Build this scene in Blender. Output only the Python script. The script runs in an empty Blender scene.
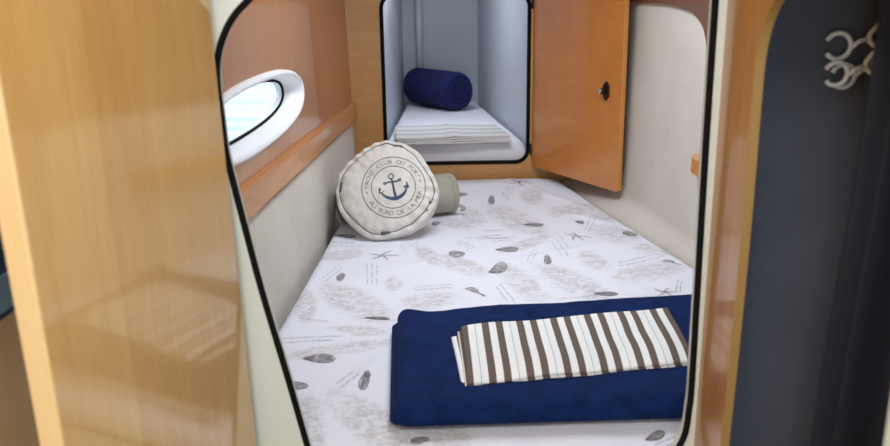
import bpy, bmesh, math, random
from mathutils import Vector, Matrix, noise
random.seed(7)
C = bpy.context.scene.collection
PI = math.pi

# ------------------------------------------------------------------ camera
CAM_H = 1.6
PITCH = math.radians(15.7); ROLL = math.radians(-0.889)
camd = bpy.data.cameras.new('camera'); cam = bpy.data.objects.new('camera', camd); C.objects.link(cam)
M = Matrix.Rotation(PI/2 - PITCH, 4, 'X') @ Matrix.Rotation(ROLL, 4, 'Z')
cam.matrix_world = Matrix.Translation((0, 0, CAM_H)) @ M
camd.sensor_width = 36; camd.lens = 817/890*36
camd.clip_start = .02
camd.dof.use_dof = True; camd.dof.focus_distance = 2.35; camd.dof.aperture_fstop = 4.2
bpy.context.scene.camera = cam
R3 = M.to_3x3()
def ray(px, py): return R3 @ Vector(((px-445)/817, (223-py)/817, -1))
def Pz(px, py, z):                       # where the sight line meets a real horizontal plane
    d = ray(px, py); t = (z-CAM_H)/d.z; return Vector((0, 0, CAM_H)) + d*t
def Py(px, py, y):
    d = ray(px, py); t = y/d.y; return Vector((0, 0, CAM_H)) + d*t
def Ppl(px, py, p0, n):
    d = ray(px, py); o = Vector((0, 0, CAM_H)); t = (p0-o).dot(n)/d.dot(n); return o + d*t

# ------------------------------------------------------------------ materials
def lin(c):
    return tuple(((v/255)/12.92 if v/255 <= .04045 else ((v/255+.055)/1.055)**2.4) for v in c) + (1,)
def mat(name, col, rough=.6, metal=0, coat=0, emis=None):
    m = bpy.data.materials.new(name); m.use_nodes = True
    b = m.node_tree.nodes['Principled BSDF']
    b.inputs['Base Color'].default_value = lin(col); b.inputs['Roughness'].default_value = rough
    b.inputs['Metallic'].default_value = metal; b.inputs['Coat Weight'].default_value = coat
    b.inputs['Coat Roughness'].default_value = .08
    return m
class NT:
    def __init__(s, m): s.t = m.node_tree; s.b = s.t.nodes['Principled BSDF']
    def n(s, typ, **kw):
        nd = s.t.nodes.new(typ)
        for k, v in kw.items():
            if k in nd.inputs: nd.inputs[k].default_value = v
            else: setattr(nd, k, v)
        return nd
    def l(s, a, b): s.t.links.new(a, b)
    def math(s, op, a, b=None):
        nd = s.t.nodes.new('ShaderNodeMath'); nd.operation = op
        for i, v in enumerate((a, b)):
            if v is None: continue
            if isinstance(v, (int, float)): nd.inputs[i].default_value = v
            else: s.l(v, nd.inputs[i])
        return nd.outputs[0]
    def ramp(s, fac, stops, interp='LINEAR'):
        r = s.t.nodes.new('ShaderNodeValToRGB'); cr = r.color_ramp; cr.interpolation = interp
        cr.elements[0].position = stops[0][0]; cr.elements[-1].position = stops[-1][0]
        for p, c in stops[1:-1]: cr.elements.new(p)
        for k, (p, c) in enumerate(stops): cr.elements[k].color = c
        s.l(fac, r.inputs[0]); return r.outputs[0]
    def mix(s, fac, a, b, mode='MIX'):
        nd = s.t.nodes.new('ShaderNodeMix'); nd.data_type = 'RGBA'; nd.blend_type = mode
        for i, v in ((0, fac), (6, a), (7, b)):
            if isinstance(v, (int, float, tuple)): nd.inputs[i].default_value = v
            else: s.l(v, nd.inputs[i])
        return nd.outputs[2]
    def bump(s, h, strength=.2, dist=.01):
        nd = s.n('ShaderNodeBump', Strength=strength, Distance=dist); s.l(h, nd.inputs['Height']); s.l(nd.outputs[0], s.b.inputs['Normal'])

def wood(name, c1, c2, scale=(9, 9, 1.0), strip=None, sw=.1, svar=.12, rough=.32, coat=.5, figure=.35):
    """maple / cherry veneer: grain stretched along the axis with the small scale; planks across axis `strip`"""
    m = mat(name, c1, rough, 0, coat); t = NT(m)
    tc = t.n('ShaderNodeTexCoord'); mp = t.n('ShaderNodeMapping'); mp.inputs['Scale'].default_value = scale
    t.l(tc.outputs['Object'], mp.inputs[0])
    n1 = t.n('ShaderNodeTexNoise', Scale=3.0, Detail=6.0, Roughness=.6, Distortion=.6); t.l(mp.outputs[0], n1.inputs['Vector'])
    n2 = t.n('ShaderNodeTexNoise', Scale=18.0, Detail=3.0, Roughness=.5); t.l(mp.outputs[0], n2.inputs['Vector'])
    n3 = t.n('ShaderNodeTexNoise', Scale=2.2, Detail=2.0, Roughness=.5); t.l(tc.outputs['Object'], n3.inputs['Vector'])
    f = t.math('ADD', t.math('MULTIPLY', n1.outputs[0], .5), t.math('MULTIPLY', n2.outputs[0], .25))
    f = t.math('ADD', f, t.math('MULTIPLY', n3.outputs[0], figure))
    if strip is not None:
        sp = t.n('ShaderNodeSeparateXYZ'); t.l(tc.outputs['Object'], sp.inputs[0])
        k = t.math('FLOOR', t.math('DIVIDE', t.math('ADD', sp.outputs[strip], 7.03), sw))
        wn = t.n('ShaderNodeTexWhiteNoise'); wn.noise_dimensions = '1D'; t.l(k, wn.inputs['W'])
        f = t.math('ADD', f, t.math('MULTIPLY', t.math('SUBTRACT', wn.outputs[0], .5), svar*2))
    t.l(t.ramp(f, [(.32, lin(c2)), (.82, lin(c1))]), t.b.inputs['Base Color'])
    return m

W_door = wood('maple_door', (208, 168, 104), (182, 132, 70), (9, 9, 1), 0, .095, .16, .30, 1.0)
W_post = wood('maple_side_panel', (188, 136, 66), (154, 98, 38), (9, 9, 1), 1, .035, .08)
W_edge = mat('pale_edge_band', (164, 130, 78), .4, 0, .2)
W_edgeo = mat('orange_edge_band', (206, 140, 66), .4, 0, .2)
W_wall = wood('cherry_wall_lining', (190, 136, 92), (166, 110, 66), (9, 9, 1), None, rough=.35)
W_wall2 = wood('cherry_wall_lining_orange', (192, 122, 62), (166, 96, 40), (9, 9, 1), None, rough=.35)
W_trim = wood('cherry_trim', (208, 144, 84), (176, 112, 58), (9, 1, 9), None)
W_bulk = wood('maple_bulkhead', (206, 158, 96), (178, 124, 64), (2.0, 9, 9), None, .1, .1, .38, .3)
W_lock = wood('orange_cherry_door', (204, 134, 68), (176, 104, 42), (3, 9, 6), None, figure=.5, rough=.3, coat=.6)
W_dark = wood('walnut_trim', (120, 74, 44), (86, 50, 26), (9, 1, 9), None)
W_cream = wood('pale_wood_lining', (232, 204, 156), (222, 188, 136), (9, 9, 1), None)

def fabric(name, col, col2=None, sc=350, bump=.25, rough=.9, nsc=6):
    m = mat(name, col, rough); t = NT(m)
    tc = t.n('ShaderNodeTexCoord'); n = t.n('ShaderNodeTexNoise', Scale=float(sc), Detail=2.0); t.l(tc.outputs['Object'], n.inputs['Vector'])
    n2 = t.n('ShaderNodeTexNoise', Scale=float(nsc), Detail=5.0, Roughness=.6); t.l(tc.outputs['Object'], n2.inputs['Vector'])
    if col2: 
        f = t.math('ADD', t.math('MULTIPLY', n2.outputs[0], .7), t.math('MULTIPLY', n.outputs[0], .3))
        t.l(t.ramp(f, [(.35, lin(col2)), (.65, lin(col))]), t.b.inputs['Base Color'])
    t.bump(n.outputs[0], bump, .002)
    return m
W_door.node_tree.nodes['Principled BSDF'].inputs['Coat IOR'].default_value = 2.0
F_wall = fabric('cream_vinyl_lining', (206, 200, 190), (196, 189, 178), 220, .35, .75)
F_cush = fabric('natural_canvas', (216, 212, 206), (204, 199, 191), 500, .4)
F_cush2 = fabric('grey_linen', (164, 160, 148), (150, 146, 134), 400, .4)
F_navy = fabric('navy_fleece', (14, 40, 92), (7, 25, 66), 260, .9, .95, 25)
F_navy.node_tree.nodes['Principled BSDF'].inputs['Specular IOR Level'].default_value = .15
F_navy2 = fabric('dark_navy_fleece', (12, 28, 92), (8, 20, 70), 260, .8, .95, 20)
F_white = fabric('white_cotton', (236, 238, 246), (228, 231, 240), 300, .2, .85)
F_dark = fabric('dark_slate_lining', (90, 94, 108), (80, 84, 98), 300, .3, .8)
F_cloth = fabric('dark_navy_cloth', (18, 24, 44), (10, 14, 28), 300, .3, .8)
GEL = mat('cream_gelcoat', (206, 210, 202), .35, 0, .2)
GRP = mat('white_gelcoat', (186, 192, 202), .5)
BLK = mat('black_rubber', (7, 7, 9), .85); BLK.node_tree.nodes['Principled BSDF'].inputs['Specular IOR Level'].default_value = .2
WHT = mat('white_plastic', (240, 241, 244), .35)
CHR = mat('chrome', (220, 220, 225), .15, 1)
BRN = mat('dark_bronze', (44, 26, 20), .35, .4)
INK = mat('navy_ink', (66, 78, 100), .9)
INKL = mat('faded_ink', (128, 126, 128), .9)
INKG = mat('grey_ink', (92, 92, 98), .9)
CEIL = mat('white_headliner', (225, 224, 220), .8)
FLR = wood('teak_floor', (150, 100, 60), (110, 70, 38), (9, 1, 9), 0, .06)
GLS = bpy.data.materials.new('window_glass'); GLS.use_nodes = True
b = GLS.node_tree.nodes['Principled BSDF']; b.inputs['Transmission Weight'].default_value = 1; b.inputs['Roughness'].default_value = 0; b.inputs['IOR'].default_value = 1.02
b.inputs['Base Color'].default_value = (.92, .97, 1, 1)

# printed bed sheet: white with pale map-like watercolour washes (mask = attribute 'wash')
SHEET = fabric('printed_sheet', (232, 232, 240), None, 320, .15, .85); t = NT(SHEET)
at = t.n('ShaderNodeAttribute'); at.attribute_name = 'wash'
tc = t.n('ShaderNodeTexCoord'); na = t.n('ShaderNodeTexNoise', Scale=46.0, Detail=8.0, Roughness=.85, Distortion=1.6); t.l(tc.outputs['Object'], na.inputs['Vector'])
nb = t.n('ShaderNodeTexNoise', Scale=9.0, Detail=3.0, Distortion=2.0); t.l(tc.outputs['Object'], nb.inputs['Vector'])
nc = t.n('ShaderNodeTexNoise', Scale=1.0, Detail=7.0, Roughness=.7, Distortion=1.5); mpw = t.n('ShaderNodeMapping'); mpw.inputs['Scale'].default_value = (24, 36, 24); mpw.inputs['Rotation'].default_value = (0, 0, .5)
t.l(tc.outputs['Object'], mpw.inputs[0]); t.l(mpw.outputs[0], nc.inputs['Vector'])
wob = t.math('ADD', at.outputs['Fac'], t.math('MULTIPLY', t.math('SUBTRACT', na.outputs[0], .5), 1.5))
body = t.ramp(wob, [(.30, (0, 0, 0, 1)), (.62, (1, 1, 1, 1))])
det = t.ramp(nc.outputs[0], [(.40, (.12, .12, .12, 1)), (.50, (.42, .42, .42, 1)), (.56, (1, 1, 1, 1)), (.66, (.35, .35, .35, 1))])
tint = t.ramp(nb.outputs[0], [(.4, lin((168, 154, 138))), (.6, lin((166, 162, 160)))])
t.l(t.mix(t.math('MULTIPLY', t.math('MULTIPLY', body, det), .64), lin((222, 223, 234)), tint), t.b.inputs['Base Color'])
PR_D = fabric('shell_print_dark', (206, 204, 206), (84, 80, 84), 90, .1, .9, 75)
PR_T = mat('script_print', (150, 150, 164), .9)
PR_L = mat('shell_print_line', (112, 108, 114), .9)

# ------------------------------------------------------------------ helpers
def mobj(name, verts, faces, mats, parent=None, smooth=True, mi=None, loc=None):
    me = bpy.data.meshes.new(name); me.from_pydata([tuple(v) for v in verts], [], faces)
    for m in (mats if isinstance(mats, (list, tuple)) else [mats]): me.materials.append(m)
    if mi:
        for p, i in zip(me.polygons, mi): p.material_index = i
    bm = bmesh.new(); bm.from_mesh(me); bmesh.ops.recalc_face_normals(bm, faces=bm.faces); bm.to_mesh(me); bm.free()
    for p in me.polygons: p.use_smooth = smooth
    o = bpy.data.objects.new(name, me); C.objects.link(o)
    if parent: o.parent = parent
    if loc: o.location = loc
    return o
def bobj(name, bm, mats, parent=None, smooth=False, bevel=0, recalc=True):
    if recalc: bmesh.ops.recalc_face_normals(bm, faces=bm.faces)
    me = bpy.data.meshes.new(name); bm.to_mesh(me); bm.free()
    for m in (mats if isinstance(mats, (list, tuple)) else [mats]): me.materials.append(m)
    for p in me.polygons: p.use_smooth = smooth
    o = bpy.data.objects.new(name, me); C.objects.link(o)
    if parent: o.parent = parent
    if bevel:
        md = o.modifiers.new('bevel', 'BEVEL'); md.width = bevel; md.segments = 3; md.limit_method = 'ANGLE'
        for p in me.polygons: p.use_smooth = True
        md.harden_normals = False
        w = o.modifiers.new('wn', 'WEIGHTED_NORMAL')
    return o
def empty(name, loc, label, cat, group=None, rz=0):
    o = bpy.data.objects.new(name, None); C.objects.link(o); o.location = loc; o.rotation_euler = (0, 0, rz)
    o.empty_display_size = .05
    return tag(o, label, cat, group)
def tag(o, label, cat, group=None):
    o['label'] = label; o['category'] = cat
    if group: o['group'] = group
    return o
def struct(o): o['kind'] = 'structure'; return o
def slab(name, loops, f, thick, mats, parent=None, bevel=0, smooth=False):
    """a board with holes: 2D loops (outer first) filled, mapped by f(u,v,w) with w 0..thick"""
    bm = bmesh.new(); rings = []
    for lp in loops:
        vs = [bm.verts.new((p[0], p[1], 0)) for p in lp]
        rings.append(vs)
        for i in range(len(vs)): bm.edges.new((vs[i], vs[(i+1) % len(vs)]))
    bmesh.ops.triangle_fill(bm, use_beauty=True, edges=bm.edges[:])
    r = bmesh.ops.extrude_face_region(bm, geom=bm.faces[:])
    nv = [g for g in r['geom'] if isinstance(g, bmesh.types.BMVert)]
    for v in nv: v.co.z = thick
    bmesh.ops.recalc_face_normals(bm, faces=bm.faces)
    for v in bm.verts: v.co = Vector(f(v.co.x, v.co.y, v.co.z))
    return bobj(name, bm, mats, parent, smooth, bevel)
def boxbm(bm, lo, hi):
    r = bmesh.ops.create_cube(bm, size=1)
    for v in r['verts']:
        v.co = Vector(((lo[i]+hi[i])/2 + v.co[i]*(hi[i]-lo[i]) for i in range(3)))
def box(name, lo, hi, m, parent=None, bevel=.002):
    bm = bmesh.new(); boxbm(bm, lo, hi); return bobj(name, bm, m, parent, False, bevel)
def tube_geo(path, rad, closed=False, seg=10, up=None):
    """swept tube; returns verts, faces; rad float or function of i"""
    n = len(path); V = []; F = []
    pts = [Vector(p) for p in path]
    prev = None
    for i in range(n):
        a = pts[(i-1) % n] if (closed or i > 0) else pts[0]; c = pts[(i+1) % n] if (closed or i < n-1) else pts[-1]
        tg = (c-a).normalized()
        if prev is None:
            u = Vector(up) if up else (Vector((0, 0, 1)) if abs(tg.z) < .9 else Vector((1, 0, 0)))
        else: u = prev
        u = (u - tg*u.dot(tg)).normalized(); prev = u; w = tg.cross(u)
        r = rad(i) if callable(rad) else rad
        for k in range(seg):
            an = 2*PI*k/seg; V.append(pts[i] + (u*math.cos(an) + w*math.sin(an))*r)
    m = n if closed else n-1
    for i in range(m):
        j = (i+1) % n
        for k in range(seg):
            l = (k+1) % seg; F.append((i*seg+k, i*seg+l, j*seg+l, j*seg+k))
    if not closed:
        F.append(tuple(range(seg))); F.append(tuple(range((n-1)*seg, n*seg)))
    return V, F
def tube(name, path, rad, m, parent=None, closed=False, seg=10, up=None):
    V, F = tube_geo(path, rad, closed, seg, up); return mobj(name, V, F, m, parent)
def spline(pts, n=8, closed=False):
    out = []; P = [Vector(p) for p in pts]; N = len(P)
    rng = range(N if closed else N-1)
    for i in rng:
        g = (lambda k: P[k % N]) if closed else (lambda k: P[max(0, min(N-1, k))])
        a, b_, c, d = g(i-1), g(i), g(i+1), g(i+2)
        for s in range(n):
            t_ = s/n
            out.append(.5*((2*b_) + (c-a)*t_ + (2*a-5*b_+4*c-d)*t_*t_ + (3*b_-a-3*c+d)*t_**3))
    if not closed: out.append(P[-1])
    return out
def rrect(x0, x1, y0, y1, r, n=8):
    o = []
    for cx, cy, a0 in ((x1-r, y1-r, 0), (x0+r, y1-r, 90), (x0+r, y0+r, 180), (x1-r, y0+r, 270)):
        for k in range(n+1):
            a = math.radians(a0 + 90*k/n); o.append((cx+r*math.cos(a), cy+r*math.sin(a)))
    return o
def soft_slab(corners, z0, thick, r, nu=60, nv=40, top=None, side_n=5, zf=None):
    """cushion-like slab. corners: FL, FR, BR, BL (x,y); z0(x,y) or float bottom. returns V,F,uv list per vert"""
    c = [Vector((p[0], p[1])) for p in corners]
    def pos(u, v): return (c[0]*(1-u) + c[1]*u)*(1-v) + (c[3]*(1-u) + c[2]*u)*v
    Lu = ((c[1]-c[0]).length + (c[2]-c[3]).length)/2; Lv = ((c[3]-c[0]).length + (c[2]-c[1]).length)/2
    def params(n, L):
        e = min(.45, r/L); k = side_n
        a = [e*(1-math.cos(PI/2*i/k)) for i in range(k)]
        mid = [e + (1-2*e)*i/(n) for i in range(n+1)]
        return a + mid + [1-x for x in reversed(a)]
    us, vs = params(nu, Lu), params(nv, Lv); NU, NV = len(us), len(vs)
    def hgt(u, v):
        du = min(u, 1-u)*Lu; dv = min(v, 1-v)*Lv
        d = 1.0
        if du < r: d *= math.sqrt(max(0, 1-(1-du/r)**2))
        if dv < r: d *= math.sqrt(max(0, 1-(1-dv/r)**2))
        return d
    V = []; UV = []; F = []; idx = {}
    for s in (1, 0):
        for j, v in enumerate(vs):
            for i, u in enumerate(us):
                p = pos(u, v); h = hgt(u, v)
                rim = i in (0, NU-1) or j in (0, NV-1)
                if s == 0 and rim: idx[(0, i, j)] = idx[(1, i, j)]; continue
                b0 = z0(p.x, p.y) if callable(z0) else z0
                rr = min(r, thick/2)
                if s: z = b0 + thick/2 + (thick/2)*h + (top(u, v, p.x, p.y)*h if top else 0)
                else: z = b0 + thick/2 - (thick/2)*h
                if zf: z += zf(u, v)
                idx[(s, i, j)] = len(V); V.append(Vector((p.x, p.y, z))); UV.append((u, v))
        for j in range(NV-1):
            for i in range(NU-1):
                q = (idx[(s, i, j)], idx[(s, i+1, j)], idx[(s, i+1, j+1)], idx[(s, i, j+1)])
                F.append(q if s else q[::-1])
    return V, F, UV
def setuv(o, UV, name='UVMap'):
    me = o.data; uv = me.uv_layers.new(name=name)
    for l in me.loops: uv.data[l.index].uv = UV[l.vertex_index]

# ------------------------------------------------------------------ dimensions
BY = 3.55      # wood bulkhead at the head of the berth
DY = 1.25      # doorway bulkhead
def XL(y, z): return -.396 - .037*(3.55-y) - .03*(z-1.2)          # left hull lining
def XRe(y): return .457 - .2107*(y-3.62) + .034                   # foot of the right lining, along the mattress
def XR(y, z):                                                    # right side lining: flares out just above the mattress
    up = .695 - .14*(y-3.02) + .04*(z-.86)
    t_ = max(0, min(1, (z-.775)/.075)); t_ = t_*t_*(3-2*t_)
    return min(XRe(y), up)*(1-t_) + up*t_
nL = Vector((-1, .037, -.03)).normalized(); pL = Vector((XL(1.9, .8), 1.9, .8))
nR = Vector((1, .14, -.04)).normalized(); pR = Vector((XR(2, 1.0), 2, 1.0))

# ------------------------------------------------------------------ setting: floor and ceilings
struct(box('floor', (-1.4, -1.3, -.04), (1.4, 5.2, 0), FLR, bevel=0))
def ceiling(name, x0, x1, y0, y1, z, hx0, hx1, hy0, hy1):
    return struct(slab(name, [[(x0, y0), (x1, y0), (x1, y1), (x0, y1)], rrect(hx0, hx1, hy0, hy1, .05)], lambda u, v, w: (u, v, z+w), .04, CEIL))
ceiling('ceiling', -.9, 1.2, DY+.03, BY+.02, 1.98, -.12, .48, 1.95, 2.6)
ceiling('ceiling', -1.0, 1.3, -1.2, DY+.03, 2.12, -.35, .35, .05, .65)  # unseen corridor ceiling; opening added for the fill light above it

# ------------------------------------------------------------------ doorway bulkhead (cream, dark rubber edge)
lp = [(668, 462), (679, 448), (686, 432), (689.5, 410), (692.5, 380), (702.5, 210), (708, 120), (716, 0), (718, -30), (718, -60), (708, -90), (680, -100),
      (640, -102), (480, -98), (360, -72), (310, -58), (280, -34), (262, -16), (247, 1), (235, 14), (225.6, 30), (218.8, 50), (216.3, 70), (217.6, 92), (220.6, 115), (225, 150), (232.5, 181), (247, 237), (262, 293), (288, 380), (307, 446), (313, 464), (324, 474), (345, 478), (500, 478), (640, 474)]
door_pts = [Py(x, y, DY) for x, y in lp]
door2 = [(p.x, p.z) for p in spline([(p.x, p.z, 0) for p in [Vector((q.x, 0, q.z)) for q in door_pts]], 1, True)] if False else None
loop3 = spline([(q.x, q.z, 0) for q in door_pts], 6, True)
loop2 = [(q.x, q.y) for q in loop3]
struct(slab('wall_doorway', [[(-1.0, 0), (1.3, 0), (1.3, 2.14), (-1.0, 2.14)], loop2], lambda u, v, w: (u, DY+w, v), .03, GEL, bevel=0))
gas = tube('rubber_gasket', [(p[0], DY+.002, p[1]) for p in loop2], .0054, BLK, None, True, 10, (0, 1, 0))
gas.name = 'trim_1'; struct(gas)

# ------------------------------------------------------------------ back bulkhead with square opening
a = Py(386.5, 163.5, BY); b_ = Py(527.5, 162, BY)
ox0, ox1, oz0 = a.x, b_.x, (a.z+b_.z)/2; oz1 = Py(450, -6, BY).z
hole = rrect(ox0, ox1, oz0, oz1, .055, 8)
struct(slab('wall_back', [[(-.62, .3), (.75, .3), (.75, 2.0), (-.62, 2.0)], hole], lambda u, v, w: (u, BY+w, v), .03, W_bulk))
g2 = tube('trim_2', [(p[0], BY-.001, p[1]) for p in hole], .0085, BLK, None, True, 10, (0, 1, 0)); struct(g2)
bx = box('trim_3', (-.47, BY-.006, 1.0), (-.47+.01, BY, 1.98), W_trim); bpy.data.objects.remove(bx)

# ------------------------------------------------------------------ left wall: padded vinyl below, veneer above with the portlight
def grid_wall(name, fx, y0, y1, z0, z1, m, ny=40, nz=20, th=.02, sgn=-1, bulge=0):
    V = []; F = []
    for w in (0, th):
        for j in range(nz+1):
            for i in range(ny+1):
                y = y0 + (y1-y0)*i/ny; z = z0 + (z1-z0)*j/nz
                bb = bulge*math.sin(PI*j/nz)**.6*(1 if w == 0 else 0)
                V.append((fx(y, z) + sgn*w - sgn*bb, y, z))
    K = (ny+1)*(nz+1)
    for s in (0, 1):
        for j in range(nz):
            for i in range(ny):
                q = [s*K + j*(ny+1)+i, s*K + j*(ny+1)+i+1, s*K + (j+1)*(ny+1)+i+1, s*K + (j+1)*(ny+1)+i]; F.append(tuple(q))
    for i in range(ny):
        F.append((i, i+1, K+i+1, K+i)); k = nz*(ny+1)+i; F.append((k, k+1, K+k+1, K+k))
    for j in range(nz):
        k = j*(ny+1); F.append((k, k+ny+1, K+k+ny+1, K+k)); k += ny; F.append((k, k+ny+1, K+k+ny+1, K+k))
    return mobj(name, V, F, m)
# trim line measured on the wall plane (it climbs slightly towards the door)
tl0 = Ppl(289, 180, pL, nL); tl1 = Ppl(350, 123.5, pL, nL); tu1 = Ppl(348, 105, pL, nL); tu0 = Ppl(257, 180, pL, nL)
print('TRIM', tl0, tl1, tu0, tu1)
def zt(y): return tl1.z + (tl0.z-tl1.z)*(tl1.y-y)/(tl1.y-tl0.y)      # lower edge of the trim board
TH = .082
# vinyl lower panel
def lowz(y, s): return .55 + (zt(y)+.02-.55)*s
V = []; F = []; ny, nz = 50, 24
for w in (0, 1):
    for j in range(nz+1):
        for i in range(ny+1):
            y = DY+.03 + (BY-DY-.03)*i/ny; z = lowz(y, j/nz)
            bb = .010*math.sin(PI*max(0, min(1, (z-.78)/(zt(y)-.78))))**.7 if z > .78 else 0
            bb *= min(1, (BY-y)/.12)
            V.append((XL(y, z) + (bb if w == 0 else -.03), y, z))
K = (ny+1)*(nz+1)
for s in (0, 1):
    for j in range(nz):
        for i in range(ny): k = s*K + j*(ny+1)+i; F.append((k, k+1, k+ny+2, k+ny+1))
for i in range(ny):
    F.append((i, i+1, K+i+1, K+i)); k = nz*(ny+1)+i; F.append((k, k+1, K+k+1, K+k))
for j in range(nz):
    k = j*(ny+1); F.append((k, k+ny+1, K+k+ny+1, K+k)); k += ny; F.append((k, k+ny+1, K+k+ny+1, K+k))
struct(mobj('wall_left', V, F, F_wall))
# portlight outline on the wall plane
op = [(262, 68), (285, 73), (295, 90), (290, 113), (263, 141), (240, 154), (222, 159), (219, 100), (240, 80)]
for q in op: print('PORT', q, [round(c, 3) for c in Ppl(q[0], q[1], pL, nL)])
def ell(cy, cz, ay, az, n=64, ex=2.5):
    o = []
    for k in range(n):
        an = 2*PI*k/n; c_, s_ = math.cos(an), math.sin(an)
        o.append((cy + ay*math.copysign(abs(c_)**(2/ex), c_), cz + az*math.copysign(abs(s_)**(2/ex), s_)))
    return o
PC = (2.04, 1.322); PA = (.48, .086)
yseam = Ppl(312, 40, pL, nL).y
hole = ell(PC[0], PC[1], PA[0]-.01, PA[1]-.01)
lw = struct(slab('wall_left', [[(DY+.03, zt(DY+.03)+.01), (yseam, zt(yseam)+.01), (yseam, 2.0), (DY+.03, 2.0)], hole],
     lambda u, v, w: (XL(u, v)-w, u, v), .02, W_wall))
struct(slab('wall_left', [[(yseam+.001, zt(yseam)+.01), (BY, zt(BY)+.01), (BY, 2.0), (yseam+.001, 2.0)]],
     lambda u, v, w: (XL(u, v)-w, u, v), .02, W_wall2))
# trim board
V = []; F = []; prof = [(0, 0), (.014, .003), (.018, .012), (.018, TH-.012), (.014, TH-.003), (0, TH)]
N = 12
for i in range(N+1):
    y = DY+.03 + (BY-.002-DY-.03)*i/N
    for (dx, dz) in prof: z = zt(y)+dz; V.append((XL(y, z)+dx, y, z))
n_ = len(prof)
for i in range(N):
    for k in range(n_): F.append((i*n_+k, i*n_+(k+1) % n_, (i+1)*n_+(k+1) % n_, (i+1)*n_+k))
F.append(tuple(range(n_))); F.append(tuple(range(N*n_, (N+1)*n_)))
struct(mobj('trim_4', V, F, W_trim, smooth=False))
for (sx, sy) in ((291.5, 61.5), (297, 125), (294, 166)):
    p = Ppl(sx, sy, pL, nL); bm = bmesh.new()
    bmesh.ops.create_uvsphere(bm, u_segments=12, v_segments=6, radius=.0035)
    for v in bm.verts: v.co = Vector((v.co.x*.5, v.co.y, v.co.z)) + p + Vector((.001 if sy < 160 else .018, 0, 0))
    bobj('screw', bm, CHR, lw, True)
# portlight
def ring_loft(secs, closed=True):
    V = []; F = []; n = len(secs[0])
    for s in secs: V += s
    for i in range(len(secs)-1):
        for k in range(n): F.append((i*n+k, i*n+(k+1) % n, (i+1)*n+(k+1) % n, (i+1)*n+k))
    return V, F
def pe(da, dx): return [(XL(y, z)+dx, y, z) for y, z in ell(PC[0], PC[1], PA[0]-da, PA[1]-da)]
V, F = ring_loft([pe(-.004, -.001), pe(-.003, .008), pe(.004, .014), pe(.010, .014), pe(.016, .006), pe(.024, -.045), pe(.034, -.047), pe(.034, -.066), pe(-.002, -.066), pe(-.004, -.001)])
wf = struct(mobj('window_1', V, F, WHT))
gp = [(XL(y, z)-.046, y, z) for y, z in ell(PC[0], PC[1], PA[0]-.031, PA[1]-.029)]
tube('gasket', gp, .0042, BLK, wf, True, 8, (1, 0, 0))
gl = slab('window_pane', [ell(PC[0], PC[1], PA[0]-.03, PA[1]-.028)], lambda u, v, w: (XL(u, v)-.062+w, u, v), .004, GLS, wf)
# water outside and a pale quay edge
WAT = mat('harbour_water', (196, 214, 232), .12); t = NT(WAT)
tc = t.n('ShaderNodeTexCoord'); mp = t.n('ShaderNodeMapping'); mp.inputs['Scale'].default_value = (.35, 1.6, 1); t.l(tc.outputs['Object'], mp.inputs[0])
n = t.n('ShaderNodeTexNoise', Scale=1.2, Detail=6.0, Roughness=.65); t.l(mp.outputs[0], n.inputs['Vector']); t.bump(n.outputs[0], .6, .3)
t.l(t.ramp(n.outputs[0], [(.38, lin((150, 172, 205))), (.55, lin((225, 235, 245)))]), t.b.inputs['Base Color'])
ow = mobj('harbour_water', [(-80, -60, -.3), (-1.6, -60, -.3), (-1.6, 80, -.3), (-80, 80, -.3)], [(0, 1, 2, 3)], WAT); struct(ow)

# ------------------------------------------------------------------ right wall
struct(grid_wall('wall_right', XR, DY+.03, BY, .5, 2.0, F_wall, 40, 100, .03, 1))
arc = [(600, 0.5), (625, 1.5), (663, 3.5), (678, 5.5), (688, 8.5), (696, 12), (701, 17), (706.5, 25), (710, 37), (712.5, 60), (713.5, 95)]
ap = [Ppl(x, y, pR, nR) for x, y in arc]
print('ARC', [(round(p.y, 2), round(p.z, 3)) for p in ap])
poly = [(p.y, p.z) for p in ap] + [(DY+.06, ap[-1].z), (DY+.06, 1.97), (BY-.01, 1.97), (BY-.01, ap[0].z)]
pg = spline([(q[0], q[1], 0) for q in poly[:len(ap)]], 5)
poly = [(q.x, q.y) for q in pg] + poly[len(ap):]
struct(slab('trim_5', [poly], lambda u, v, w: (XR(u, v)-w-.0005, u, v), .014, W_dark))
# small wooden corner shelf on the right lining
s0 = Ppl(698, 160, pR, nR); print('SHELF', s0)
sh = []
for k in range(13):
    an = PI/2*k/12; sh.append((s0.y-.11+.11*math.sin(an), .05*math.cos(an)))
sh = [(s0.y-.42, .05)] + sh + [(s0.y-.42, 0)]
sz = s0.z
o = slab('wall_shelf', [sh], lambda u, v, w: (XR(u, sz+w)-.001-v, u, sz-.026+w), .045, W_lock, bevel=.008)
tag(o, 'small orange wood shelf on the cream right wall, mostly hidden behind the doorway edge', 'shelf')

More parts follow.
